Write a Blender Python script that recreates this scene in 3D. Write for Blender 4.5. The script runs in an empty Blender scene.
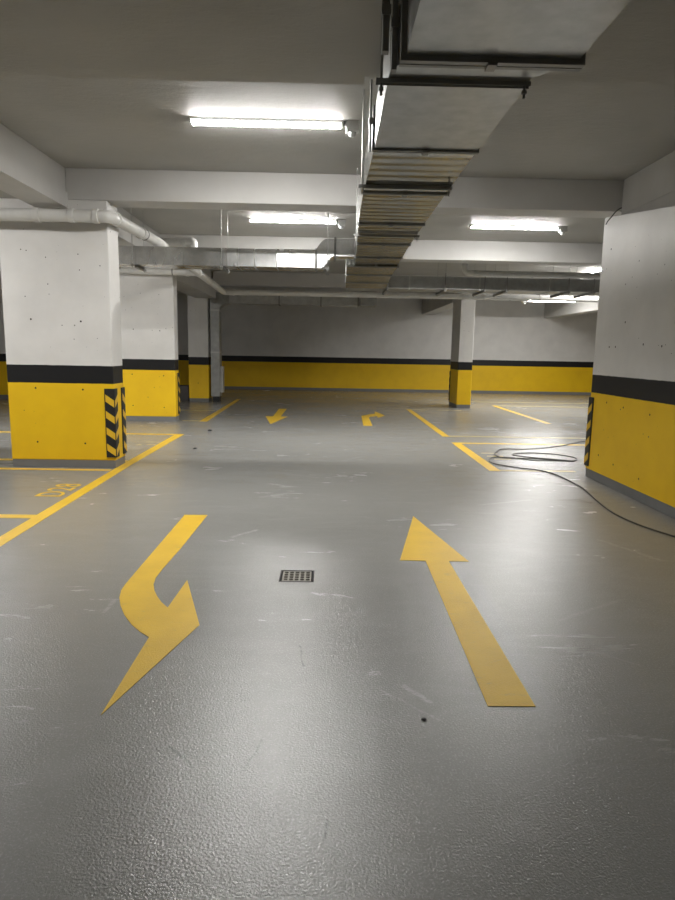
import bpy, bmesh, math, random
from mathutils import Vector, Matrix
random.seed(7)
C = bpy.context.scene.collection
PI = math.pi

# ------------------------------------------------------------------ helpers
def off(o):
    v = Vector(o.location)
    return v + off(o.parent) if o.parent else v

def obj(name, bm, mats, parent=None, smooth=False, loc=None):
    me = bpy.data.meshes.new(name)
    bmesh.ops.recalc_face_normals(bm, faces=bm.faces)
    bm.to_mesh(me); bm.free()
    for m in (mats if isinstance(mats, (list, tuple)) else [mats]):
        me.materials.append(m)
    if smooth:
        for p in me.polygons: p.use_smooth = True
        try: me.set_sharp_from_angle(angle=math.radians(40))
        except Exception: pass
    o = bpy.data.objects.new(name, me)
    C.objects.link(o)
    if parent is not None:
        o.parent = parent
        o.location = -off(parent)      # meshes are written in world metres
    return o

def thing(name, label, cat, loc=(0, 0, 0), group=None):
    o = bpy.data.objects.new(name, None); C.objects.link(o)
    o.empty_display_size = 0.1
    o.location = loc
    return tag(o, label, cat, group)

def tag(o, label, cat, group=None, kind=None):
    o['label'] = label; o['category'] = cat
    if group: o['group'] = group
    o['kind'] = kind or 'thing'
    return o

def struct(name, bm, m, label, cat):
    o = obj(name, bm, m); o['kind'] = 'structure'; o['label'] = label; o['category'] = cat
    return o

def box(bm, x0, x1, y0, y1, z0, z1, bev=0.0, mi=0):
    vs = [bm.verts.new(p) for p in ((x0,y0,z0),(x1,y0,z0),(x1,y1,z0),(x0,y1,z0),(x0,y0,z1),(x1,y0,z1),(x1,y1,z1),(x0,y1,z1))]
    fs = [bm.faces.new([vs[i] for i in f]) for f in ((0,3,2,1),(4,5,6,7),(0,1,5,4),(1,2,6,5),(2,3,7,6),(3,0,4,7))]
    for f in fs: f.material_index = mi
    if bev > 0:
        es = list({e for f in fs for e in f.edges})
        r = bmesh.ops.bevel(bm, geom=es, offset=bev, segments=2, affect='EDGES', profile=0.5)
        for f in r['faces']: f.material_index = mi
    return fs

def B(*a, **k):
    bm = bmesh.new(); box(bm, *a, **k); return bm

def hexa(bm, a, b, mi=0):
    """solid between two 4-point rings a and b"""
    va = [bm.verts.new(p) for p in a]; vb = [bm.verts.new(p) for p in b]
    fs = [bm.faces.new(va[::-1]), bm.faces.new(vb)]
    for i in range(4):
        j = (i + 1) % 4
        fs.append(bm.faces.new((va[i], va[j], vb[j], vb[i])))
    for f in fs: f.material_index = mi

def fillet(pts, rad, n=6):
    """round the inner corners of a polyline"""
    pts = [Vector(p) for p in pts]; out = [pts[0]]
    for i in range(1, len(pts) - 1):
        p, q, r = pts[i-1], pts[i], pts[i+1]
        d1 = (p - q); d2 = (r - q)
        k = min(rad, d1.length * .45, d2.length * .45)
        a = q + d1.normalized() * k; b = q + d2.normalized() * k
        for t in range(n + 1):
            u = t / n
            out.append(a * (1-u)**2 + q * 2*u*(1-u) + b * u*u)
    out.append(pts[-1]); return out

def spline(pts, n=8):
    pts = [Vector(p) for p in pts]; P = [pts[0]] + pts + [pts[-1]]; out = []
    for i in range(1, len(P) - 2):
        for t in range(n):
            u = t / n
            out.append(0.5 * ((2*P[i]) + (-P[i-1] + P[i+1])*u + (2*P[i-1] - 5*P[i] + 4*P[i+1] - P[i+2])*u*u + (-P[i-1] + 3*P[i] - 3*P[i+1] + P[i+2])*u**3))
    out.append(pts[-1]); return out

def tube(bm, pts, r, n=14, caps=True, mi=0):
    pts = [Vector(p) for p in pts]; rings = []
    t = (pts[1] - pts[0]).normalized()
    up = Vector((0, 0, 1)) if abs(t.z) < .9 else Vector((1, 0, 0))
    u = t.cross(up).normalized()
    for i, p in enumerate(pts):
        if i == 0: t = (pts[1] - pts[0])
        elif i == len(pts) - 1: t = (pts[-1] - pts[-2])
        else: t = (pts[i+1] - pts[i-1])
        t.normalize()
        u = (u - t * u.dot(t)).normalized(); v = t.cross(u)
        rr = r[i] if isinstance(r, (list, tuple)) else r
        rings.append([bm.verts.new(p + u * math.cos(2*PI*k/n) * rr + v * math.sin(2*PI*k/n) * rr) for k in range(n)])
    for a, b in zip(rings, rings[1:]):
        for k in range(n):
            f = bm.faces.new((a[k], a[(k+1) % n], b[(k+1) % n], b[k])); f.material_index = mi
    if caps:
        bm.faces.new(rings[0][::-1]).material_index = mi; bm.faces.new(rings[-1]).material_index = mi

def T(pts, r, n=14):
    bm = bmesh.new(); tube(bm, pts, r, n); return bm

def collar(bm, p, d, r, L=.05, n=16):
    p = Vector(p); d = Vector(d).normalized()
    tube(bm, [p - d*L/2, p - d*L*.42, p + d*L*.42, p + d*L/2], [r*.94, r, r, r*.94], n)

# ------------------------------------------------------------------ materials
class NT:
    def __init__(s, name):
        s.m = bpy.data.materials.new(name); s.m.use_nodes = True
        s.t = s.m.node_tree; s.n = s.t.nodes; s.b = s.n['Principled BSDF']
    def new(s, t, **k):
        o = s.n.new(t)
        for a, v in k.items(): setattr(o, a, v)
        return o
    def put(s, sock, v):
        if hasattr(v, 'links') or isinstance(v, bpy.types.NodeSocket): s.t.links.new(v, sock)
        else: sock.default_value = v
    def math(s, op, a, b=None, c=None, clamp=False):
        o = s.new('ShaderNodeMath', operation=op, use_clamp=clamp)
        s.put(o.inputs[0], a)
        if b is not None: s.put(o.inputs[1], b)
        if c is not None: s.put(o.inputs[2], c)
        return o.outputs[0]
    def pos(s):
        return s.new('ShaderNodeNewGeometry').outputs['Position']
    def xyz(s, v):
        o = s.new('ShaderNodeSeparateXYZ'); s.put(o.inputs[0], v); return o.outputs
    def mapping(s, v, scale):
        o = s.new('ShaderNodeMapping'); s.put(o.inputs['Vector'], v); o.inputs['Scale'].default_value = scale; return o.outputs[0]
    def noise(s, v, scale, detail=4, rough=.55, dist=0):
        o = s.new('ShaderNodeTexNoise'); s.put(o.inputs['Vector'], v)
        o.inputs['Scale'].default_value = scale; o.inputs['Detail'].default_value = detail
        o.inputs['Roughness'].default_value = rough; o.inputs['Distortion'].default_value = dist
        return o.outputs['Fac']
    def ramp(s, f, a, b, lo=0., hi=1.):
        o = s.new('ShaderNodeMapRange'); o.clamp = True
        s.put(o.inputs['Value'], f)
        o.inputs['From Min'].default_value = a; o.inputs['From Max'].default_value = b
        o.inputs['To Min'].default_value = lo; o.inputs['To Max'].default_value = hi
        return o.outputs[0]
    def mix(s, f, a, b, mode='MIX'):
        o = s.new('ShaderNodeMix', data_type='RGBA', blend_type=mode)
        s.put(o.inputs[0], f); s.put(o.inputs[6], a); s.put(o.inputs[7], b)
        return o.outputs[2]
    def bump(s, h, strength=.3, dist=.01, normal=None):
        o = s.new('ShaderNodeBump'); s.put(o.inputs['Height'], h)
        o.inputs['Strength'].default_value = strength; o.inputs['Distance'].default_value = dist
        if normal is not None: s.put(o.inputs['Normal'], normal)
        return o.outputs[0]
    def set(s, **k):
        for a, v in k.items(): s.put(s.b.inputs[a.replace('_', ' ')], v)
        return s.m

def col(r, g, b): return (r, g, b, 1)
WHITE = col(.74, .725, .70); YEL = col(.86, .545, .012); BLK = col(.012, .012, .013); GREY = col(.20, .20, .20)

def painted(name, white=WHITE, pits=True):
    """white above, black band 1.0-1.2 m, yellow dado, on concrete with bug holes"""
    k = NT(name); p = k.pos(); z = k.xyz(p)[2]
    wob = k.math('MULTIPLY', k.math('SUBTRACT', k.noise(p, 9, 3), .5), .008)
    zz = k.math('ADD', z, wob)
    w = k.mix(k.ramp(k.noise(p, 2.2, 5), .35, .7), white, tuple(c * .9 for c in white[:3]) + (1,))
    y = k.mix(k.ramp(k.noise(p, 3, 4), .4, .75), YEL, col(.80, .49, .012))
    c = k.mix(k.ramp(zz, .983, .987), y, BLK)
    c = k.mix(k.ramp(zz, 1.187, 1.191), c, w)
    bh = k.noise(p, 60, 3)
    if pits:
        v = k.new('ShaderNodeTexVoronoi'); q = k.xyz(p); cx = k.new('ShaderNodeCombineXYZ'); k.put(cx.inputs[0], k.math('ADD', q[0], q[1])); k.put(cx.inputs[1], q[2]); k.put(v.inputs['Vector'], cx.outputs[0]); v.voronoi_dimensions = '2D'; v.inputs['Scale'].default_value = 8
        rnd = k.new('ShaderNodeSeparateColor'); k.put(rnd.inputs[0], v.outputs['Color'])
        size = k.ramp(rnd.outputs[0], .55, 1.0, 0.0, .075)
        size = k.math('MULTIPLY', size, k.ramp(k.noise(p, 1.7, 2), .42, .62))
        hole = k.math('LESS_THAN', v.outputs['Distance'], size)
        c = k.mix(k.math('MULTIPLY', hole, .8), c, col(.06, .055, .05))
        bh = k.math('SUBTRACT', bh, k.math('MULTIPLY', hole, 1.5))
    k.set(Base_Color=c, Roughness=.5, Normal=k.bump(bh, .15, .004))
    k.b.inputs['Specular IOR Level'].default_value = .35
    return k.m

def plain(name, c, rough=.5, metal=0., nscale=8, var=.12, bump=.1, spec=.5):
    k = NT(name); p = k.pos()
    f = k.ramp(k.noise(p, nscale, 4), .3, .75)
    k.set(Base_Color=k.mix(f, c, tuple(x * (1 - var) for x in c[:3]) + (1,)), Roughness=rough, Metallic=metal,
          Normal=k.bump(k.noise(p, nscale * 8, 2), bump, .003))
    k.b.inputs['Specular IOR Level'].default_value = spec
    return k.m

M_pillar = painted('painted_pillar_concrete')
M_wall = painted('painted_wall', pits=False)
M_plinth = plain('grey_plinth_paint', col(.19, .19, .19), .5)
M_block = plain('dark_block_paint', col(.075, .068, .066), .8)
M_dark = plain('dark_hole', col(.02, .018, .016), .9)
M_pipe = plain('white_plastic_pipe', col(.74, .73, .70), .35, var=.15, nscale=5)
M_greypipe = plain('grey_plastic_pipe', col(.55, .55, .53), .4)
M_steel = plain('dark_galvanised_steel', col(.27, .27, .26), .5, .55)
M_rod = plain('zinc_rod', col(.5, .5, .48), .45, .6)
M_rubber = plain('black_rubber', col(.014, .014, .015), .55)
M_stripe = plain('yellow_reflective_stripe', col(.80, .50, .03), .4)
M_paint = None
M_cable = plain('dark_cable_sheath', col(.03, .03, .024), .65)
M_housing = plain('white_lamp_plastic', col(.66, .66, .65), .4, var=.05)
M_iron = plain('cast_iron', col(.24, .225, .19), .6, .2)
M_pit = plain('drain_pit_dirt', col(.012, .011, .010), .9)
M_stone = plain('dark_grit', col(.02, .02, .02), .8)

def ceiling_mat():
    k = NT('rough_painted_ceiling'); p = k.pos()
    c = k.mix(k.ramp(k.noise(p, 1.3, 5), .35, .7), col(.42, .412, .385), col(.37, .362, .338))
    h = k.math('ADD', k.noise(k.mapping(p, (1, 2.2, 1)), 7, 6, .65), k.math('MULTIPLY', k.noise(p, 40, 3), .25))
    k.set(Base_Color=c, Roughness=.6, Normal=k.bump(h, .35, .015))
    k.b.inputs['Specular IOR Level'].default_value = .3
    return k.m
M_ceil = ceiling_mat()
def beam_mat():
    k = NT('painted_beam_concrete'); p = k.pos()
    c = k.mix(k.ramp(k.noise(p, 1.6, 5), .35, .7), col(.56, .55, .53), col(.50, .49, .47))
    k.set(Base_Color=c, Roughness=.55, Normal=k.bump(k.noise(p, 14, 5), .25, .006))
    k.b.inputs['Specular IOR Level'].default_value = .3
    return k.m
M_beam = beam_mat()

def duct_mat(name, axis):
    """galvanised sheet with pressed cross ribs along the given axis"""
    k = NT(name); p = k.pos(); a = k.xyz(p)[axis]
    n = k.noise(p, 3.5, 4)
    rib = k.math('SINE', k.math('ADD', k.math('MULTIPLY', a, 2*PI/.15), k.math('MULTIPLY', n, 2.5)))
    dent = k.noise(k.mapping(p, tuple(.6 if i == 2 else (3.0 if i == axis else .8) for i in range(3))), 2.6, 3)
    h = k.math('ADD', k.math('MULTIPLY', rib, .28), dent)
    c = k.mix(k.ramp(k.noise(p, 9, 5), .35, .7), col(.36, .36, .335), col(.28, .28, .26))
    k.set(Base_Color=c, Metallic=.88, Roughness=k.ramp(n, .3, .7, .13, .26), Normal=k.bump(h, .30, .02))
    return k.m
def smooth_duct(name, rough, c0):
    k = NT(name); p = k.pos()
    n = k.noise(k.mapping(p, (1.2, 1, .35)), 2.2, 3)
    k.set(Base_Color=k.mix(k.ramp(k.noise(p, 9, 5), .35, .7), c0, tuple(x * .8 for x in c0[:3]) + (1,)), Metallic=.85, Roughness=k.ramp(n, .3, .7, rough, rough + .12), Normal=k.bump(n, .22, .02))
    return k.m
M_ductB = smooth_duct('bright_smooth_sheet_metal', .20, col(.62, .625, .62))
M_ductN = smooth_duct('near_plain_sheet_metal', .30, col(.42, .43, .43))
M_ductR2 = smooth_duct('grey_sheet_metal_far', .30, col(.58, .585, .575))
M_ductR = smooth_duct('dull_grey_sheet_metal', .42, col(.42, .425, .415))
M_ductY = duct_mat('galvanised_duct_lengthwise', 1)
M_ductX = duct_mat('galvanised_duct_crosswise', 0)
M_ductZ = duct_mat('galvanised_duct_upright', 2)

SCUFF = [((.345,2.509),(.436,2.385),.012,1),((-.703,4.655),(-.544,4.853),.018,1),((-1.171,3.245),(-1.173,3.411),.012,.8),
 ((-.112,2.87),(-.09,2.674),.004,-1),((-.54,2.078),(-.428,1.964),.004,-.8),((.01,1.654),(.025,1.725),.005,-1),
 ((-.613,5.995),(-.431,6.136),.03,.7),((.24,2.475),(.455,2.258),.006,.5),((1.285,2.857),(1.457,2.712),.008,.35),
 ((1.45,5.789),(1.996,6.024),.02,.4),((2.119,4.698),(2.343,4.232),.02,.4),((-.258,1.955),(-.218,2.123),.004,-.7),
 ((1.265,3.202),(1.722,3.492),.012,.3),((-1.75,8.55),(-1.35,8.62),.02,-.6),((-2.1,8.35),(-1.8,8.45),.02,-.8),
 ((.2,8.1),(.5,8.5),.03,.4),((-.5,7.2),(-.1,7.0),.03,.35),((1.5,8.2),(1.9,7.6),.025,.35)]
def floor_mat():
    k = NT('grey_epoxy_floor'); p = k.pos(); X = k.xyz(p)
    wp = k.noise(p, 9, 3)
    big = k.ramp(k.noise(p, .55, 4), .35, .68)
    c = k.mix(big, col(.258, .258, .244), col(.232, .232, .22))
    # trowel sweeps
    sw = k.noise(k.mapping(p, (1.0, 3.2, 1)), 1.5, 7, .68, 1.6)
    c = k.mix(k.ramp(sw, .48, .78, 0, .30), c, col(.33, .33, .315))
    c = k.mix(k.ramp(k.noise(p, 5.5, 6, .7),   .55, .80, 0, .22), c, col(.18, .18, .175))
    # fine grit, orange peel; pale specks also paint in its glitter
    g = k.noise(p, 120, 3, .65)
    c = k.mix(k.ramp(g, .54, .66, 0, .55), c, col(.40, .40, .385))
    for (a, b, w, s) in SCUFF:
        ax, ay = a; dx, dy = b[0] - ax, b[1] - ay; L2 = dx*dx + dy*dy
        px = k.math('SUBTRACT', k.math('ADD', X[0], k.math('MULTIPLY', k.math('SUBTRACT', wp, .5), .05)), ax)
        py = k.math('SUBTRACT', X[1], ay)
        t = k.math('ADD', k.math('MULTIPLY', px, dx / L2), k.math('MULTIPLY', py, dy / L2), clamp=True)
        ex = k.math('SUBTRACT', px, k.math('MULTIPLY', t, dx)); ey = k.math('SUBTRACT', py, k.math('MULTIPLY', t, dy))
        d = k.math('SQRT', k.math('ADD', k.math('MULTIPLY', ex, ex), k.math('MULTIPLY', ey, ey)))
        f = k.math('MULTIPLY', k.ramp(d, w * .4, w * 1.4, 1, 0), k.ramp(k.noise(p, 45, 2), .35, .6, .25, 1))
        f = k.math('MULTIPLY', f, min(1, abs(s) * .6))
        c = k.mix(f, c, col(.46, .46, .44) if s > 0 else col(.10, .10, .10))
    h = k.math('ADD', k.noise(p, 125, 2, .6), k.math('MULTIPLY', k.noise(p, 14, 3), .15))
    rg = k.math('ADD', k.ramp(k.noise(p, 1.1, 4), .3, .7, .20, .26), k.ramp(sw, .45, .8, 0, .06))
    k.set(Base_Color=c, Roughness=rg, Normal=k.bump(h, .66, .003))
    k.b.inputs['Specular IOR Level'].default_value = .6
    return k.m
M_floor = floor_mat()

def paint_mat(name, c1, c2, wear=.15):
    k = NT(name); p = k.pos()
    c = k.mix(k.ramp(k.noise(p, 4, 5), .35, .7), c1, c2)
    w = k.ramp(k.noise(k.mapping(p, (1, 2, 1)), 11, 6, .7), .58, .8, 0, wear * 4)
    c = k.mix(w, c, col(.36, .30, .15))
    k.set(Base_Color=c, Roughness=.42, Normal=k.bump(k.noise(p, 150, 2), .5, .003))
    k.b.inputs['Specular IOR Level'].default_value = .3
    return k.m
M_paint = paint_mat('yellow_floor_paint', col(.76, .49, .04), col(.67, .425, .035))
M_worn = paint_mat('worn_yellow_floor_paint', col(.46, .37, .13), col(.38, .33, .17), .2)

def emit_mat(name, strength):
    k = NT(name); k.set(Base_Color=col(.9, .9, .9), Roughness=.4)
    k.b.inputs['Emission Color'].default_value = col(1, .983, .955)
    k.b.inputs['Emission Strength'].default_value = strength
    return k.m
M_lamp = emit_mat('lit_lamp_diffuser', 300)

# ------------------------------------------------------------------ setting
SL, BB = 3.33, 3.0                         # slab and beam soffit heights
bm = bmesh.new()
xs = [-13, -.28, -.065, 13]; ys = [-8, 3.725, 3.935, 23.1]
for i in range(3):
    for j in range(3):
        if (i, j) != (1, 1):
            bm.faces.new([bm.verts.new(q) for q in ((xs[i], ys[j], 0), (xs[i+1], ys[j], 0), (xs[i+1], ys[j+1], 0), (xs[i], ys[j+1], 0))])
bmesh.ops.remove_doubles(bm, verts=bm.verts, dist=1e-5)
struct('floor', bm, M_floor, 'shiny grey epoxy coated garage floor', 'floor')
struct('ceiling', B(-13.2, 13.2, -8.2, 23.3, SL, SL + .2), M_ceil, 'rough off-white painted concrete slab overhead', 'ceiling')
bm = B(-2.9, 3.24, -8, 4.02, BB, SL)
box(bm, -2.9, .2, 4.02, 4.3, BB + .06, SL)
struct('ceiling_drop', bm, M_ceil, 'lower dark strip of ceiling nearest the viewer at top of photo', 'ceiling')
def beam(n, label, *b):
    struct(n, B(*b, bev=.008), M_beam, label, 'beam')
beam('ceiling_beam', 'pale concrete cross beam joining the near left and right pillars', -2.9, 3.6, 7.37, 7.73, BB, SL)
beam('ceiling_beam', 'pale concrete cross beam behind the ribbed duct, second from viewer', -2.9, 13, 11.35, 11.7, BB, SL)
beam('ceiling_beam', 'cross beam above the far thin column', -2.9, 3.72, 16.4, 16.75, BB, SL)
beam('ceiling_beam', 'deep cross beam carrying the most distant lamp right of the thin column', 3.73, 13, 16.4, 16.75, 2.80, SL)
beam('ceiling_beam', 'last cross beam before the back wall', -13, 13, 20.3, 20.7, 3.12, SL)
bm = B(-3.25, -2.9, -8, 7.37, 2.91, SL, bev=.008)
box(bm, -2.91, -2.885, -8, 7.37, 2.91, 3.075)
struct('ceiling_beam', bm, M_beam, 'lengthwise beam running into the near left pillar', 'beam')
beam('ceiling_beam', 'lengthwise beam between the first and second left pillars', -3.25, -2.9, 7.73, 12.33, 2.91, SL)
beam('ceiling_beam', 'lengthwise beam between the second and third left pillars', -3.5, -2.95, 12.62, 17.1, 2.72, SL)
beam('ceiling_beam', 'lengthwise beam above the right pillar', 3.24, 3.6, -8, 7.34, 2.95, SL)
beam('ceiling_beam', 'lengthwise beam from the far thin column to the back wall', 3.33, 3.72, 17.45, 23.1, 2.75, SL)
beam('ceiling_beam', 'brightly lit lengthwise beam at far right near the back wall', 7.72, 8.1, 16.75, 23.1, 2.71, SL)
struct('wall_back', B(-13, 13, 23.1, 23.3, 0, SL), M_wall, 'back wall painted white, black band and yellow dado', 'wall')
struct('wall_left', B(-13.2, -13, -8, 23.1, 0, SL), M_wall, 'left outer wall with yellow dado', 'wall')
struct('wall_right', B(13, 13.2, -8, 23.1, 0, SL), M_wall, 'right outer wall with yellow dado', 'wall')
struct('wall_front', B(-13, 13, -8.2, -8, 0, SL), M_wall, 'wall behind the viewer', 'wall')
struct('wall_inner', B(-12.9, -6.2, 17.0, 17.2, 0, SL), M_wall, 'inner wall with yellow dado seen left of near pillar', 'wall')
struct('baseboard_back', B(-12.95, 12.95, 23.08, 23.11, 0, .085), M_plinth, 'grey skirting along the back wall', 'baseboard')
struct('baseboard_inner', B(-12.9, -6.2, 16.985, 17.01, 0, .11), M_plinth, 'grey skirting along the inner left wall', 'baseboard')

# ------------------------------------------------------------------ pillars
def hazard(corner, dirA, dirB, parent, z0=.13, z1=.93, w=.105, th=.014):
    """L-shaped rubber guard wrapped on a vertical corner; chevrons point at the corner"""
    c = Vector((corner[0], corner[1], 0)); A = Vector((*dirA, 0)); Bv = Vector((*dirB, 0))
    nA, nB = -Bv, -A                       # outward normals of face A and face B
    bm = bmesh.new()
    o = c + nA * th + nB * th
    prof = [c + A*w, c + A*w + nA*th*.5, c + A*(w-.01) + nA*th, o + A*.006, o + Bv*.006, c + Bv*(w-.01) + nB*th, c + Bv*w + nB*th*.5, c + Bv*w, c]
    lo = [bm.verts.new((q.x, q.y, z0)) for q in prof]; hi = [bm.verts.new((q.x, q.y, z1)) for q in prof]
    n = len(prof)
    for i in range(n):
        j = (i + 1) % n; bm.faces.new((lo[i], lo[j], hi[j], hi[i]))
    bm.faces.new(lo); bm.faces.new(hi[::-1])
    e = .0012
    for kz in range(4):
        zc = z1 - .065 - kz * .19
        for D, N in ((A, nA), (Bv, nB)):
            p0 = c + N*(th + e) + D*(w - .012); p1 = o + N*e + D*.007
            s = .070
            v = [bm.verts.new((p0.x, p0.y, zc)), bm.verts.new((p1.x, p1.y, zc - s)), bm.verts.new((p1.x, p1.y, zc - s - .082)), bm.verts.new((p0.x, p0.y, zc - .082))]
            f = bm.faces.new(v); f.material_index = 1
    return obj('corner_guard', bm, [M_rubber, M_stripe], parent)

def holes(bm, face_y, pts, r=.011):
    for n_, (x, z) in enumerate(pts):
        if n_ > 5: r = .0065
        vs = [bm.verts.new((x + r*math.cos(a*PI/5), face_y - .0012, z + r*math.sin(a*PI/5))) for a in range(10)]
        f = bm.faces.new(vs); f.material_index = 1

def pillar(x0, x1, y0, y1, top, label, hp=(), bev=.012):
    t = thing('concrete_pillar', label, 'pillar', ((x0+x1)/2, (y0+y1)/2, 0))
    bm = B(x0, x1, y0, y1, .09, top, bev=bev)
    holes(bm, y0, hp)
    obj('shaft', bm, [M_pillar, M_dark], t)
    obj('plinth', B(x0 + .006, x1 - .006, y0 + .006, y1 - .006, 0, .10, bev=.006), M_plinth, t)
    return t
P1 = pillar(-3.67, -2.46, 7.37, 7.73, BB, 'large near left pillar with a striped guard facing the viewer, white pipe across its top',
            [(-3.35,.925),(-2.81,.915),(-3.36,.30),(-2.81,.29),(-3.36,1.70),(-2.80,1.685),(-3.43,2.46),(-3.37,2.45),(-3.16,2.38),(-2.80,2.42),(-3.15,2.09),(-3.41,1.95),(-2.56,2.30),(-2.79,2.25)])
hazard((-2.46, 7.37), (-1, 0), (0, 1), P1); hazard((-2.46, 7.73), (-1, 0), (0, -1), P1)
P2 = pillar(-4.1, -2.925, 12.33, 12.62, SL, 'second left pillar from viewer, partly hidden behind the large near one',
            [(-3.75,.9),(-3.15,.88),(-3.75,.3),(-3.15,.27),(-3.7,1.75),(-3.2,1.73),(-3.2,2.4),(-3.55,2.42)])
hazard((-2.925, 12.62), (-1, 0), (0, -1), P2, w=.12)
P3 = pillar(-3.70, -3.17, 17.1, 17.6, SL, 'narrow far left pillar beside an upright metal duct', [(-3.45,.5)])
P4 = pillar(3.355, 3.72, 16.4, 17.45, BB, 'thin far right column standing free before the back wall', [])
hazard((3.355, 17.45), (1, 0), (0, -1), P4, w=.09)
# right pillar, with the sloping plaster edge at its top
P5 = thing('concrete_pillar', 'big right pillar cut off by the photo edge, black cable on floor beside it', 'pillar', (3.33, 6, 0))
bm = bmesh.new()
zt = lambda y: 2.925 - (7.34 - y) * .132
hexa(bm, [(3.06,4.2,.09),(3.24,4.2,.09),(3.24,4.2,zt(4.2)),(3.06,4.2,zt(4.2))], [(3.06,7.34,.09),(3.24,7.34,.09),(3.24,7.34,zt(7.34)),(3.06,7.34,zt(7.34))])
bmesh.ops.bevel(bm, geom=list(bm.edges), offset=.01, segments=2, affect='EDGES')
box(bm, 3.235, 3.6, 4.2, 7.335, .09, 1.5); box(bm, 3.235, 3.6, 4.2, 7.335, 1.5, 2.947, mi=2)
for (y, z) in [(6.9,.90),(6.5,.88),(5.95,.86),(7.0,.30),(6.62,.26),(6.05,.22),(6.62,1.75),(6.95,1.5),(6.2,1.52),(7.1,2.55),(5.85,1.5),(6.8,1.5)]:
    vs = [bm.verts.new((3.0588, y + .011*math.cos(a*PI/5), z + .011*math.sin(a*PI/5))) for a in range(10)]
    bm.faces.new(vs).material_index = 1
obj('shaft', bm, [M_pillar, M_dark, M_beam], P5)
obj('plinth', B(3.066, 3.594, 4.206, 7.334, 0, .10, bev=.006), M_plinth, P5)
hazard((3.06, 7.34), (1, 0), (0, -1), P5)
k = thing('dark_block', 'low dark grey kerb between the second and third left pillars', 'block', (-4.6, 17.2, 0))  # low dark box added where the floor strip shows dark
obj('block_body', B(-6.0, -3.72, 17.12, 17.5, 0, .42, bev=.02), M_block, k)

tag(obj('wire_stub', T(spline([(3.052,7.27,2.84),(3.04,7.2,2.86),(3.03,7.1,2.88),(3.035,7.0,2.92),(3.045,6.9,2.935)], 6), .006, 8), M_rubber, smooth=True), 'short loose black wire at the top corner of the right pillar', 'wire')
# ------------------------------------------------------------------ floor markings
def flat(name, pts, m, label, cat, z=.0025, group=None):
    bm = bmesh.new()
    up = [bm.verts.new((x, y, z)) for x, y in pts]; lo = [bm.verts.new((x, y, .0002)) for x, y in pts]
    bm.faces.new(up)
    for i in range(len(pts)):
        j = (i + 1) % len(pts); bm.faces.new((up[i], up[j], lo[j], lo[i]))
    bmesh.ops.triangulate(bm, faces=[f for f in bm.faces if len(f.verts) > 4])
    return tag(obj(name, bm, m), label, cat, group)
ARROW_CURVED = [(-1.198,5.280),(-1.005,5.284),(-1.020,4.378),(-1.038,3.953),(-1.040,3.769),(-1.024,3.657),(-.993,3.56),(-.952,3.467),(-.904,3.379),(-.853,3.309),(-.839,3.733),(-.637,3.092),(-.852,2.273),(-.854,2.946),(-.915,3.005),(-.983,3.089),(-1.058,3.21),(-1.12,3.339),(-1.159,3.443),(-1.184,3.554),(-1.190,3.66),(-1.192,3.911),(-1.195,4.487)]
ARROW_STRAIGHT = [(.762,5.337),(.982,4.148),(.846,4.148),(.858,2.356),(.665,2.356),(.688,4.148),(.513,4.156)]
FAR_L = [(-1.165,15.40),(-.975,15.40),(-.99,13.58),(-.837,13.58),(-1.08,12.126),(-1.317,13.60),(-1.15,13.60)]
FAR_R = [(.763,13.977),(.921,14.271),(1.109,14.566),(1.141,15.113),(1.298,14.181),(1.105,13.631),(1.107,14.032),(.945,13.832),(.907,13.573),(.879,12.10),(.701,12.10)]
flat('arrow_marking', ARROW_CURVED, M_paint, 'near left yellow floor arrow with curved shaft and forked tail', 'arrow')
flat('arrow_marking', ARROW_STRAIGHT, M_paint, 'near right yellow straight arrow on floor pointing away', 'arrow')
flat('arrow_marking', FAR_L, M_paint, 'small far left yellow arrow on floor pointing toward viewer', 'arrow')
flat('arrow_marking', FAR_R, M_paint, 'small far right yellow arrow on floor bending right', 'arrow')
def line(x0, x1, y0, y1, m, label, z=.0025):
    flat('parking_line', [(x0,y0),(x1,y0),(x1,y1),(x0,y1)], m, label, 'line', z)
flat('parking_line', [(-2.34,1.2),(-2.22,1.2),(-2.285,4.33),(-2.357,7.6),(-2.357,10.47),(-2.495,10.47),(-2.475,7.6),(-2.40,4.4)], M_paint, 'long yellow bay line running past the near left pillar', 'line')
line(-6.4, -2.42, 5.11, 5.22, M_paint, 'yellow cross line at left photo edge in front of the bay number', .002)
line(-6.4, -2.485, 7.20, 7.29, M_paint, 'yellow cross line along the front foot of the near left pillar', .002)
line(-6.4, -2.485, 7.80, 7.90, M_paint, 'yellow cross line just behind the near left pillar', .002)
line(-6.4, -2.485, 10.36, 10.47, M_paint, 'yellow cross line ending the bay behind the near left pillar', .002)
flat('parking_line', [(-2.495,12.4),(-2.345,12.4),(-2.476,18.3),(-2.585,18.3)], M_paint, 'far left yellow bay line leading to the upright duct', 'line')
line(-2.84, -2.50, 12.45, 12.56, M_worn, 'short worn cross line beside the second left pillar', .002)
line(-5.8, -2.59, 14.62, 14.74, M_worn, 'worn cross line behind the second left pillar', .002)
line(1.975, 2.095, 10.69, 15.78, M_paint, 'far right yellow bay line leading toward the thin column')
line(2.095, 4.5, 10.69, 10.80, M_worn, 'cross line at the near end of the bay before the thin column', .002)
line(2.095, 3.34, 15.68, 15.78, M_worn, 'faint cross line at the foot of the thin column', .002)
line(1.985, 2.12, 7.55, 9.97, M_paint, 'short right yellow bay line left of the coiled cable')
line(2.12, 4.2, 9.86, 9.97, M_paint, 'cross line just behind the coiled cable', .002)
line(2.12, 3.05, 7.55, 7.63, M_worn, 'worn cross line in front of the coiled cable reaching the right pillar', .002)
line(4.53, 4.65, 13.0, 17.4, M_paint, 'far right yellow bay line right of the thin column')
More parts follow.
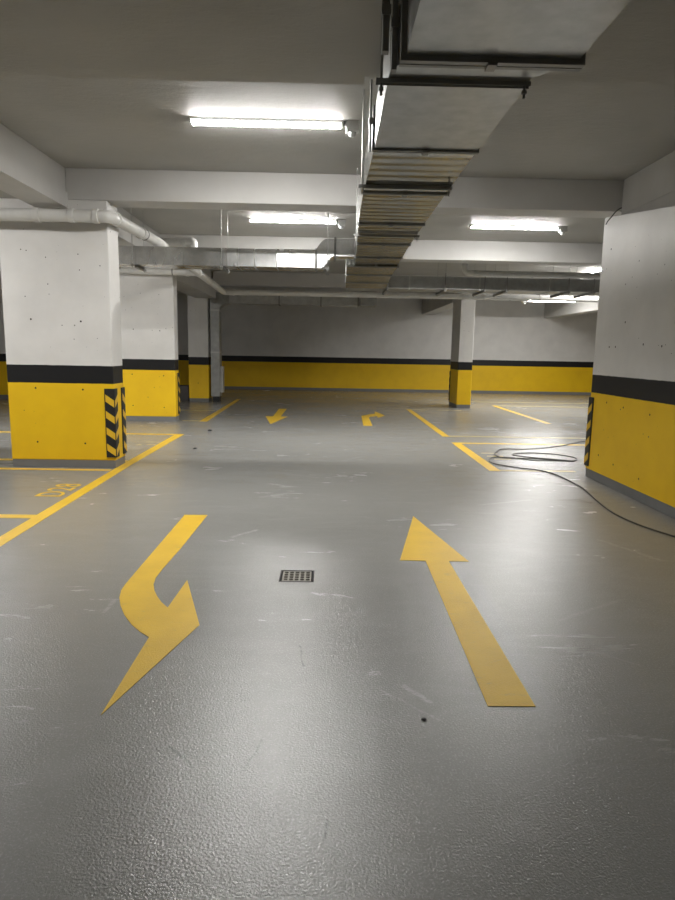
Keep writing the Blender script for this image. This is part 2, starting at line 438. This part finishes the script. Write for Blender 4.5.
line(4.65, 9.5, 17.3, 17.45, M_worn, 'far right cross line ending the distant bay, nearer of the two', .002)
line(4.2, 9.5, 18.6, 18.75, M_worn, 'far right cross line closest to the back wall', .002)

def stall_text(txt, x, y, m, label, h=.25, xs=.92):
    cu = bpy.data.curves.new('text', 'FONT'); cu.body = txt; cu.size = h / .70; cu.space_character = 1.08; cu.extrude = .0008
    o = bpy.data.objects.new('tmp', cu); C.objects.link(o)
    dg = bpy.context.evaluated_depsgraph_get()
    me = bpy.data.meshes.new_from_object(o.evaluated_get(dg)); bpy.data.objects.remove(o)
    me.transform(Matrix.Translation((x, y, .0018)) @ Matrix.Rotation(PI/2, 4, 'Z') @ Matrix.Diagonal((xs, 1, 1, 1)))
    me.materials.clear(); me.materials.append(m)
    ob = bpy.data.objects.new('bay_number', me); C.objects.link(ob)
    return tag(ob, label, 'number')
stall_text('D28', -2.505, 5.87, M_paint, 'yellow bay number D28 painted on floor in front of near left pillar')
for (b, lb) in (((-2.78,-2.70,9.20,9.27),'nearest of the faded yellow marks on floor behind the near left pillar'), ((-2.64,-2.50,9.24,9.32),'middle faded yellow mark behind the near left pillar, closest to the bay line'), ((-2.74,-2.53,9.50,9.56),'farthest faded yellow mark on floor behind the near left pillar'),
                ((2.20,2.44,8.90,8.96),'farthest faded yellow mark on floor left of the cable coil'), ((2.22,2.46,8.64,8.70),'middle faded yellow mark on floor left of the cable coil'), ((2.26,2.50,8.40,8.46),'nearest faded yellow mark on floor left of the cable coil')):
    x0, x1, y0, y1 = b
    flat('paint_mark', [(x0,y0),(x1,y0+.01),(x1-.01,y1),(x0+.02,y1-.01)], M_worn, lb, 'marking', .002)

# ------------------------------------------------------------------ drain
d = thing('floor_drain', 'small square iron drain grate set in the floor between the two near arrows', 'drain', (-.17, 3.83, 0))
x0, x1, y0, y1 = -.28, -.065, 3.725, 3.935
bm = bmesh.new()
for b in ((x0, x0+.012, y0, y1), (x1-.012, x1, y0, y1), (x0+.012, x1-.012, y0, y0+.012), (x0+.012, x1-.012, y1-.012, y1)):
    box(bm, *b, -.03, .001)
obj('frame', bm, M_pit, d)
bm = bmesh.new()
for i in range(6):
    x = x0 + .022 + i * .0342; box(bm, x - .0050, x + .0050, y0 + .013, y1 - .013, -.016, -.001)
for i in range(5):
    y = y0 + .024 + i * .0405; box(bm, x0 + .016, x1 - .016, y - .0075, y + .0075, -.0155, -.0005)
obj('grate', bm, M_iron, d)
bm = bmesh.new(); box(bm, x0, x1, y0, y1, -.25, -.001)
top = max(bm.faces, key=lambda f: f.calc_center_median().z); bmesh.ops.delete(bm, geom=[top], context='FACES_ONLY')
obj('sump', bm, M_pit, d)

# ------------------------------------------------------------------ cable, grit
CAB = [(5.6,10.9),(4.95,10.6),(4.273,10.331),(3.655,9.731),(3.063,9.347),(2.63,9.304),(2.476,9.062),(2.36,8.729),(2.437,8.501),(2.788,8.483),(3.052,8.378),(3.302,8.321),(3.40,8.50),(3.252,8.864),(2.939,8.959),(2.68,8.864),(2.598,8.648),(2.861,8.539),(3.22,8.36),(3.30,8.28),(3.111,8.243),(2.786,8.308),(2.55,8.511),(2.306,8.522),(2.186,8.35),(2.154,8.042),(2.361,7.774),(2.603,7.592),(2.70,7.38),(2.726,7.184),(2.74,6.843),(2.73,6.531),(2.64,5.976),(2.59,5.509),(2.633,5.111),(2.749,4.784),(2.827,4.567),(2.95,4.2),(2.97,3.6)]
bm = bmesh.new(); tube(bm, spline([(x, y, .0095 + (.012 if 10 < i < 24 and i % 4 == 0 else 0)) for i, (x, y) in enumerate(CAB)], 8), .0068, 8)
tag(obj('power_cable', bm, M_cable, smooth=True), 'dark cable lying loosely coiled on the floor beside the right pillar', 'cable')
for (x, y, s, lb) in ((-2.024,10.952,.032,'larger dark crumb on floor beyond the near left pillar'), (-1.859,8.918,.022,'small dark crumb on floor right of the near left pillar'), (.393,2.257,.008,'tiny dark crumb on floor below left of the straight arrow')):
    bm = bmesh.new(); bmesh.ops.create_icosphere(bm, subdivisions=2, radius=s)
    for v in bm.verts: v.co = Vector((v.co.x * 1.3, v.co.y, v.co.z * .6)) * random.uniform(.75, 1.15) + Vector((x, y, s * .42))
    for v in bm.verts: v.co.z = max(v.co.z, .0005)
    tag(obj('debris_crumb', bm, M_stone), lb, 'debris')

# ------------------------------------------------------------------ main duct
main = thing('air_duct', 'long ribbed metal main duct running away overhead through the middle', 'duct', (.6, 3, 2.66))
secs = [(.3,2.96,.315,1.06,.315,1.06,2.655,2.90),(2.96,3.12,.315,1.06,.262,.925,2.655,2.90),(3.12,4.23,.262,.925,.272,.918,2.66,2.90),(4.23,5.32,.272,.918,.265,.925,2.66,2.90),
        (5.32,6.57,.265,.925,.282,.935,2.66,2.90),(6.57,7.78,.282,.935,.328,.950,2.66,2.90),(7.78,8.85,.328,.950,.36,.98,2.66,2.90),(8.85,9.60,.36,.98,.375,1.0,2.66,2.90),
        (9.60,10.66,.262,1.01,.28,1.02,2.64,2.90),(10.66,11.8,.28,1.02,.31,1.07,2.64,2.90),(11.8,12.86,.31,1.07,.335,1.12,2.64,2.90)]
for (a, b, l0, r0, l1, r1, zb, ztp) in secs:
    bm = bmesh.new()
    hexa(bm, [(l0,a,zb),(r0,a,zb),(r0,a,ztp),(l0,a,ztp)], [(l1,b,zb),(r1,b,zb),(r1,b,ztp),(l1,b,ztp)])
    obj('duct_section', bm, M_ductN if a < 4 else M_ductY, main)
def ring(bm, xl, xr, y0, y1, zb, ztp, t):
    box(bm, xl - t, xr + t, y0, y1, zb - t, zb); box(bm, xl - t, xr + t, y0, y1, ztp, ztp + t)
    box(bm, xl - t, xl, y0, y1, zb, ztp); box(bm, xr, xr + t, y0, y1, zb, ztp)
for i, (a, b, l0, r0, l1, r1, zb, ztp) in enumerate(secs[:-1]):
    if i == 1: continue
    bm = bmesh.new(); t = .024 if i == 0 else .013
    n = secs[i+1]
    ring(bm, min(l1, n[2]), max(r1, n[3]), b - (.035 if i == 0 else .02), b - .004, min(zb, n[6]), ztp, t)
    ring(bm, min(l1, n[2]), max(r1, n[3]), b + .004, b + (.03 if i == 0 else .018), min(zb, n[6]), ztp, t)
    xm = (l1 + r1) / 2
    box(bm, xm - .02, xm + .02, b - .035, b + .03, zb - t - .010, zb - t + .004)      # joint clip
    obj('flange_joint', bm, M_steel, main)
def channel(bm, x0, x1, y, z, w=.034):
    box(bm, x0, x1, y - w/2, y + w/2, z - .003, z)
    box(bm, x0, x1, y - w/2, y - w/2 + .003, z - .020, z - .003); box(bm, x0, x1, y + w/2 - .003, y + w/2, z - .020, z - .003)
for (y, xl, xr, zr) in ((3.18,.205,.925,BB),(5.08,.215,.93,SL),(7.12,.262,.972,SL)):
    bm = bmesh.new(); channel(bm, xl, xr, y, 2.655 if y < 9 else 2.636)
    hc = obj('hanger_channel', bm, M_steel, main)
    for x in (xl + .025, xr - .025):
        bm = bmesh.new(); tube(bm, [(x, y, 2.585), (x, y, zr)], .006, 8); tube(bm, [(x, y, 2.605), (x, y, 2.62)], .013, 6)
        obj('hanger_rod', bm, M_steel if y < 4 else M_rod, hc)
# heavy brackets beside the near joint
for (x, y, w, zb) in ((.225, 2.93, .014, 2.66), (.272, 3.03, .012, 2.63), (.245, 4.23, .006, 2.64)):
    bm = bmesh.new(); box(bm, x - w, x + w, y - .018, y + .018, zb, BB if y < 4.02 else 3.06)
    box(bm, x - w - .006, x + w + .006, y - .024, y + .024, 2.80, 2.84)
    obj('hanger_bracket', bm, M_steel, main)

# ------------------------------------------------------------------ left branch duct with S bend
br = thing('air_duct', 'bright metal branch duct crossing left of the main duct, ending in an S bend', 'duct', (-2, 9.2, 2.53))
def prism_x(x0, x1, y0, y1, z0, z1, mat, parent, name='duct_section'):
    obj(name, B(x0, x1, y0, y1, z0, z1), mat, parent)
for a, b in ((-6.5,-4.2),(-4.2,-3.0),(-3.0,-1.25),(-.72,-.18)):
    prism_x(a, b, 9.0, 9.42, 2.53, 2.77, M_ductB, br)
bm = bmesh.new(); hexa(bm, [(-1.25,9.0,2.53),(-1.25,9.42,2.53),(-1.25,9.42,2.77),(-1.25,9.03,2.77)], [(-.72,9.0,2.53),(-.72,9.42,2.53),(-.72,9.42,2.77),(-.72,9.03,2.77)]); obj('duct_section', bm, M_ductB, br)
for x in (-1.25, -1.02, -.72): obj('seam', B(x - .006, x + .006, 8.994, 9.426, 2.524, 2.776), M_rod, br)
bm = bmesh.new(); prev = None
N = 24
for i in range(N + 1):
    u = i / N; x = -.18 + .26 * u; sm = lambda q: (lambda c_: c_*c_*(3 - 2*c_))(max(0, min(1, q)))
    zb = 2.53 + .16*sm((u - .28)/.62); zt_ = 2.77 + .15*(1 - (1 - min(1, u/.62))**2)
    r_ = [bm.verts.new(q) for q in ((x, 9.0, zb), (x, 9.42, zb), (x, 9.42, zt_), (x, 9.0, zt_))]
    if prev:
        for q in range(4): bm.faces.new((prev[q], prev[(q+1) % 4], r_[(q+1) % 4], r_[q]))
    prev = r_
obj('s_bend', bm, M_ductB, br)
prism_x(.08, .345, 9.0, 9.28, 2.69, 2.92, M_ductB, br, 'end_section')
def ring_x(bm, x0, x1, ya, yb, zb, ztp, t):
    box(bm, x0, x1, ya - t, yb + t, zb - t, zb); box(bm, x0, x1, ya - t, yb + t, ztp, ztp + t)
    box(bm, x0, x1, ya - t, ya, zb, ztp); box(bm, x0, x1, yb, yb + t, zb, ztp)
for x, zb, ztp in ((-4.2,2.53,2.77),(-3.0,2.53,2.77),(-.18,2.53,2.77),(.08,2.69,2.92)):
    bm = bmesh.new(); ring_x(bm, x - .014, x + .014, 9.0, 9.42, zb, ztp, .018); obj('flange_joint', bm, M_steel, br)
for x in (-2.66, -1.46, -.02):
    bm = bmesh.new(); box(bm, x - .02, x + .02, 8.90, 9.52, 2.495, 2.527); hc = obj('hanger_channel', bm, M_steel, br)
    for y in (8.93, 9.49):
        bm = bmesh.new(); tube(bm, [(x, y, 2.47), (x, y, SL)], .004, 8); tube(bm, [(x, y, 2.48), (x, y, 2.495)], .016, 6); obj('hanger_rod', bm, M_rod, hc)

# ------------------------------------------------------------------ right cross duct
rd = thing('air_duct', 'grey metal duct crossing to the right above the thin column', 'duct', (4, 13.3, 2.65))
for a, b in ((.34,1.6),(1.6,3.0),(3.0,4.4),(4.4,5.8),(5.8,9.0)):
    prism_x(a, b, 12.93, 13.65, 2.66, 2.90, M_ductR, rd)
for x in (1.6, 3.0, 4.4, 5.8):
    bm = bmesh.new(); ring_x(bm, x - .012, x + .012, 12.93, 13.65, 2.66, 2.90, .015); obj('flange_joint', bm, M_rod, rd)
for x in (1.16, 2.30, 3.08, 3.52, 4.75, 5.25):
    bm = bmesh.new(); box(bm, x - .022, x + .022, 12.80, 13.85, 2.615, 2.655); hc = obj('hanger_channel', bm, M_steel, rd)
    for y in (12.84, 13.80):
        bm = bmesh.new(); tube(bm, [(x, y, 2.60), (x, y, 2.96)], .011, 8); tube(bm, [(x, y, 2.96), (x, y, SL)], .003, 6); obj('hanger_rod', bm, M_steel, hc)

# ------------------------------------------------------------------ far left duct, down the pillar
ud = thing('air_duct', 'upright metal duct beside the far left pillar, turning along the ceiling', 'duct', (-3, 17.2, 0))
obj('upright_section', B(-3.11, -2.88, 17.14, 17.50, .15, 2.42), M_ductR, ud)
bm = bmesh.new(); prev = None
for i in range(11):
    a = PI/2 * i / 10
    # outer corner square, inner throat curved
    xo, zo = (-3.11, 2.42 + .46 * min(1, i/5)) if i <= 5 else (-3.11 + .5 * (i-5)/5, 2.88)
    xi, zi = -2.61 - .27 * math.cos(a), 2.42 + .18 * math.sin(a)
    r_ = [bm.verts.new(q) for q in ((xo, 17.14, zo), (xi, 17.14, zi), (xi, 17.50, zi), (xo, 17.50, zo))]
    if prev:
        for q in range(4): bm.faces.new((prev[q], prev[(q+1) % 4], r_[(q+1) % 4], r_[q]))
    prev = r_
obj('elbow', bm, M_ductR, ud)
for a, b in ((-2.61,-1.3),(-1.3,-.2),(-.2,.82)):
    prism_x(a, b, 17.14, 17.50, 2.60, 2.88, M_ductR2, ud, 'ceiling_section')
for x in (-1.3, -.2, .78):
    bm = bmesh.new(); ring_x(bm, x - .015, x + .015, 17.14, 17.50, 2.60, 2.88, .02); obj('flange_joint', bm, M_steel, ud)
obj('end_box', B(.84, 1.26, 17.05, 17.55, 2.60, 2.985), M_ductR, ud)
for z in (1.32, 2.42):
    bm = bmesh.new(); box(bm, -3.13, -2.86, 17.12, 17.14, z - .02, z + .02); box(bm, -2.88, -2.86, 17.14, 17.5, z - .02, z + .02)
    obj('flange_joint', bm, M_rod, ud)
obj('dark_gap_block', B(-3.08, -2.91, 17.2, 17.45, 0, .15), M_rubber, ud)  # dark block added for the shaded gap beneath the duct
obj('junction_box', B(-2.88, -2.80, 17.2, 17.4, .25, .95, bev=.006), M_rod, ud)

# ------------------------------------------------------------------ pipes
def pipe(label, runs, r, mat, joints=(), clamps=()):
    t = thing('drain_pipe', label, 'pipe', runs[0][0])
    for i, pts in enumerate(runs):
        obj('pipe_run', T(fillet(pts, r * 1.6), r, 18), mat, t, smooth=True)
    for (p, dr) in joints:
        bm = bmesh.new(); collar(bm, p, dr, r * 1.17, .06); obj('collar', bm, mat, t, smooth=True)
    for p in clamps:
        bm = bmesh.new(); collar(bm, p, (0, 1, 0) if len(runs[0]) == 3 else (1, 0, 0), r * 1.08, .025)
        obj('pipe_mount', bm, M_steel, t)
    return t
pipe('white drain pipe lying across the front of the near left pillar top', [[(-6.6,7.20,2.797),(-2.37,7.20,2.797),(-2.372,7.42,2.806)]], .066, M_pipe,
     [((-3.15,7.2,2.797),(1,0,0)),((-2.78,7.2,2.797),(1,0,0)),((-2.52,7.2,2.797),(1,0,0)),((-2.371,7.375,2.804),(0,1,.03))])
pipe('white drain pipe running away from the near left pillar along the lengthwise beams',
     [[(-2.372,7.424,2.806),(-2.40,9.3,2.872),(-2.40,14.78,2.702)], [(-2.46,9.72,2.93),(-2.06,9.72,2.955),(-2.0,9.72,2.95),(-2.0,9.72,2.62)]],
     .066, M_pipe, [((-2.39,8.4,2.84),(0,1,.03)),((-2.40,12.05,2.79),(0,1,-.03)),((-2.40,13.2,2.755),(0,1,-.03)),((-2.14,9.72,2.91),(1,0,.2))],
     [(-2.39,8.55,2.845),(-2.40,11.0,2.82)])
pipe('short white pipe on the second left pillar joining the lengthwise pipe', [[(-4.6,12.2,2.835),(-2.48,12.2,2.80)]], .062, M_pipe, [((-2.62,12.2,2.80),(1,0,0))], [(-2.9,12.2,2.808)])
pipe('long white pipe crossing the whole far bay in front of the thin column', [[(-2.40,14.80,2.70),(-2.40,15.0,2.70),(9.5,15.0,2.70)]], .062, M_pipe,
     [((x,15,2.70),(1,0,0)) for x in (-2.18,-1.0,1.6,3.1,3.6,4.9,6.2)], [(2.4,15,2.70),(4.2,15,2.70)])
pipe('grey pipe with an elbow under the second cross beam at right', [[(2.60,12.5,3.325),(2.60,12.5,2.925),(9.5,12.5,2.925)]], .055, M_greypipe,
     [((2.60,12.5,3.06),(0,0,1)),((2.78,12.5,2.925),(1,0,0)),((5.0,12.5,2.925),(1,0,0))], [(3.9,12.5,2.925)])

# ------------------------------------------------------------------ lamps
def lamp(label, x, y, z, L=1.28, rot=0, sensor=1, rods=0):
    """batten lamp: housing against the soffit, glowing diffuser below, sensor box at one end"""
    t = thing('ceiling_lamp', label, 'lamp', (x, y, z), 'tube lamps on the ceiling')
    t.rotation_euler = (0, 0, rot)
    def part(n, bm, m, smooth=False):
        o = obj(n, bm, m, smooth=smooth); o.parent = t; return o
    h = L / 2
    part('housing', B(-h - .01, h + .01, -.050, .050, -.034, 0, bev=.004), M_housing)
    bm = bmesh.new(); prev = None; n = 10
    prof = [(.052 * math.cos(a), -.034 - .013 * math.sin(a)) for a in [PI * i / n for i in range(n + 1)]]
    ends = []
    for xx in (-h, h):
        ends.append([bm.verts.new((xx, q[0], q[1])) for q in prof])
    for i in range(n): bm.faces.new((ends[0][i], ends[0][i+1], ends[1][i+1], ends[1][i]))
    bm.faces.new(ends[0]); bm.faces.new(ends[1][::-1]); bm.faces.new((ends[0][0], ends[1][0], ends[1][-1], ends[0][-1]))
    part('diffuser', bm, M_lamp, True)
    for s in (-1, 1):
        part('end_cap', B(s*h - .012, s*h + .012, -.054, .054, -.050, -.002, bev=.005), M_housing)
    if sensor:
        s = sensor; c = s * (h + .085)
        sbx = part('sensor_box', B(c - .055, c + .055, -.05, .05, -.085, .005, bev=.012), M_housing)
        bm = bmesh.new(); tube(bm, [(c, 0, -.08), (c, 0, -.10), (c, 0, -.115), (c, 0, -.125)], [.036, .034, .025, .008], 14)
        part('sensor_eye', bm, M_housing, True).parent = sbx
        bm = bmesh.new(); tube(bm, [(s*(h + .008), 0, -.02), (c, 0, -.02)], .011, 8); part('cable_gland', bm, M_steel)
    for q in range(rods):
        xx = -h * .6 + q * h * 1.2
        part('suspension_rod', T([(xx, 0, -.005), (xx, 0, .3)], .005, 8), M_rod)
    return t
Z = SL
lamp('nearest lit tube lamp, on the ceiling left of the main duct before first beam', -.545, 5.76, Z)
lamp('lit tube lamp left of main duct, just above the bright branch duct', -.545, 9.86, Z)
lamp('lit tube lamp on the ceiling right of the main duct, before the second beam', 2.79, 9.98, Z, L=1.32)
lamp('most distant lit tube lamp, under a beam right of the thin column', 5.70, 16.57, 2.80, L=1.2, sensor=-1)
lamp('lit tube lamp seen end-on beside the right pillar top', 6.02, 14.75, Z, L=1.3, rot=PI/2)
lamp('unseen lit tube lamp added above the right cross duct, near the back wall', 6.2, 19.1, Z)  # added out of view to brighten the right back wall
lamp('lit tube lamp over the side bay, out of frame left of the near left pillar', -5.3, 5.60, Z)
lamp('lit tube lamp over the side bay hidden behind the near left pillar', -6.0, 9.62, Z)

# ------------------------------------------------------------------ camera
yaw, pitch, roll, F = .01785, .1539, -.0178, 635.
fwd = Vector((math.sin(yaw), math.cos(yaw), 0)); right = Vector((math.cos(yaw), -math.sin(yaw), 0)); down = Vector((0, 0, -1))
fwd, down = fwd * math.cos(pitch) + down * math.sin(pitch), down * math.cos(pitch) - fwd * math.sin(pitch)
right, down = right * math.cos(roll) + down * math.sin(roll), down * math.cos(roll) - right * math.sin(roll)
cam = bpy.data.cameras.new('camera'); co = bpy.data.objects.new('camera', cam); C.objects.link(co)
m = Matrix((( right.x, -down.x, -fwd.x, 0), (right.y, -down.y, -fwd.y, 0), (right.z, -down.z, -fwd.z, 1.4), (0, 0, 0, 1)))
co.matrix_world = m
cam.sensor_fit = 'HORIZONTAL'; cam.sensor_width = 36; cam.lens = F / 675 * 36
cam.clip_start = .05; cam.clip_end = 200
S = bpy.context.scene
S.camera = co
w = bpy.data.worlds.new('world'); S.world = w; w.use_nodes = True
w.node_tree.nodes['Background'].inputs[0].default_value = (0, 0, 0, 1)
S.view_settings.view_transform = 'Standard'; S.view_settings.look = 'None'; S.view_settings.gamma = 1; S.view_settings.use_curve_mapping = False
S.view_settings.exposure = 0.0
S.cycles.use_denoising = True; S.cycles.use_adaptive_sampling = False
try:
    S.cycles.denoising_input_passes = 'RGB_ALBEDO_NORMAL'; S.cycles.denoising_prefilter = 'ACCURATE'
except Exception: pass
S.cycles.max_bounces = 10; S.cycles.diffuse_bounces = 6; S.cycles.glossy_bounces = 5
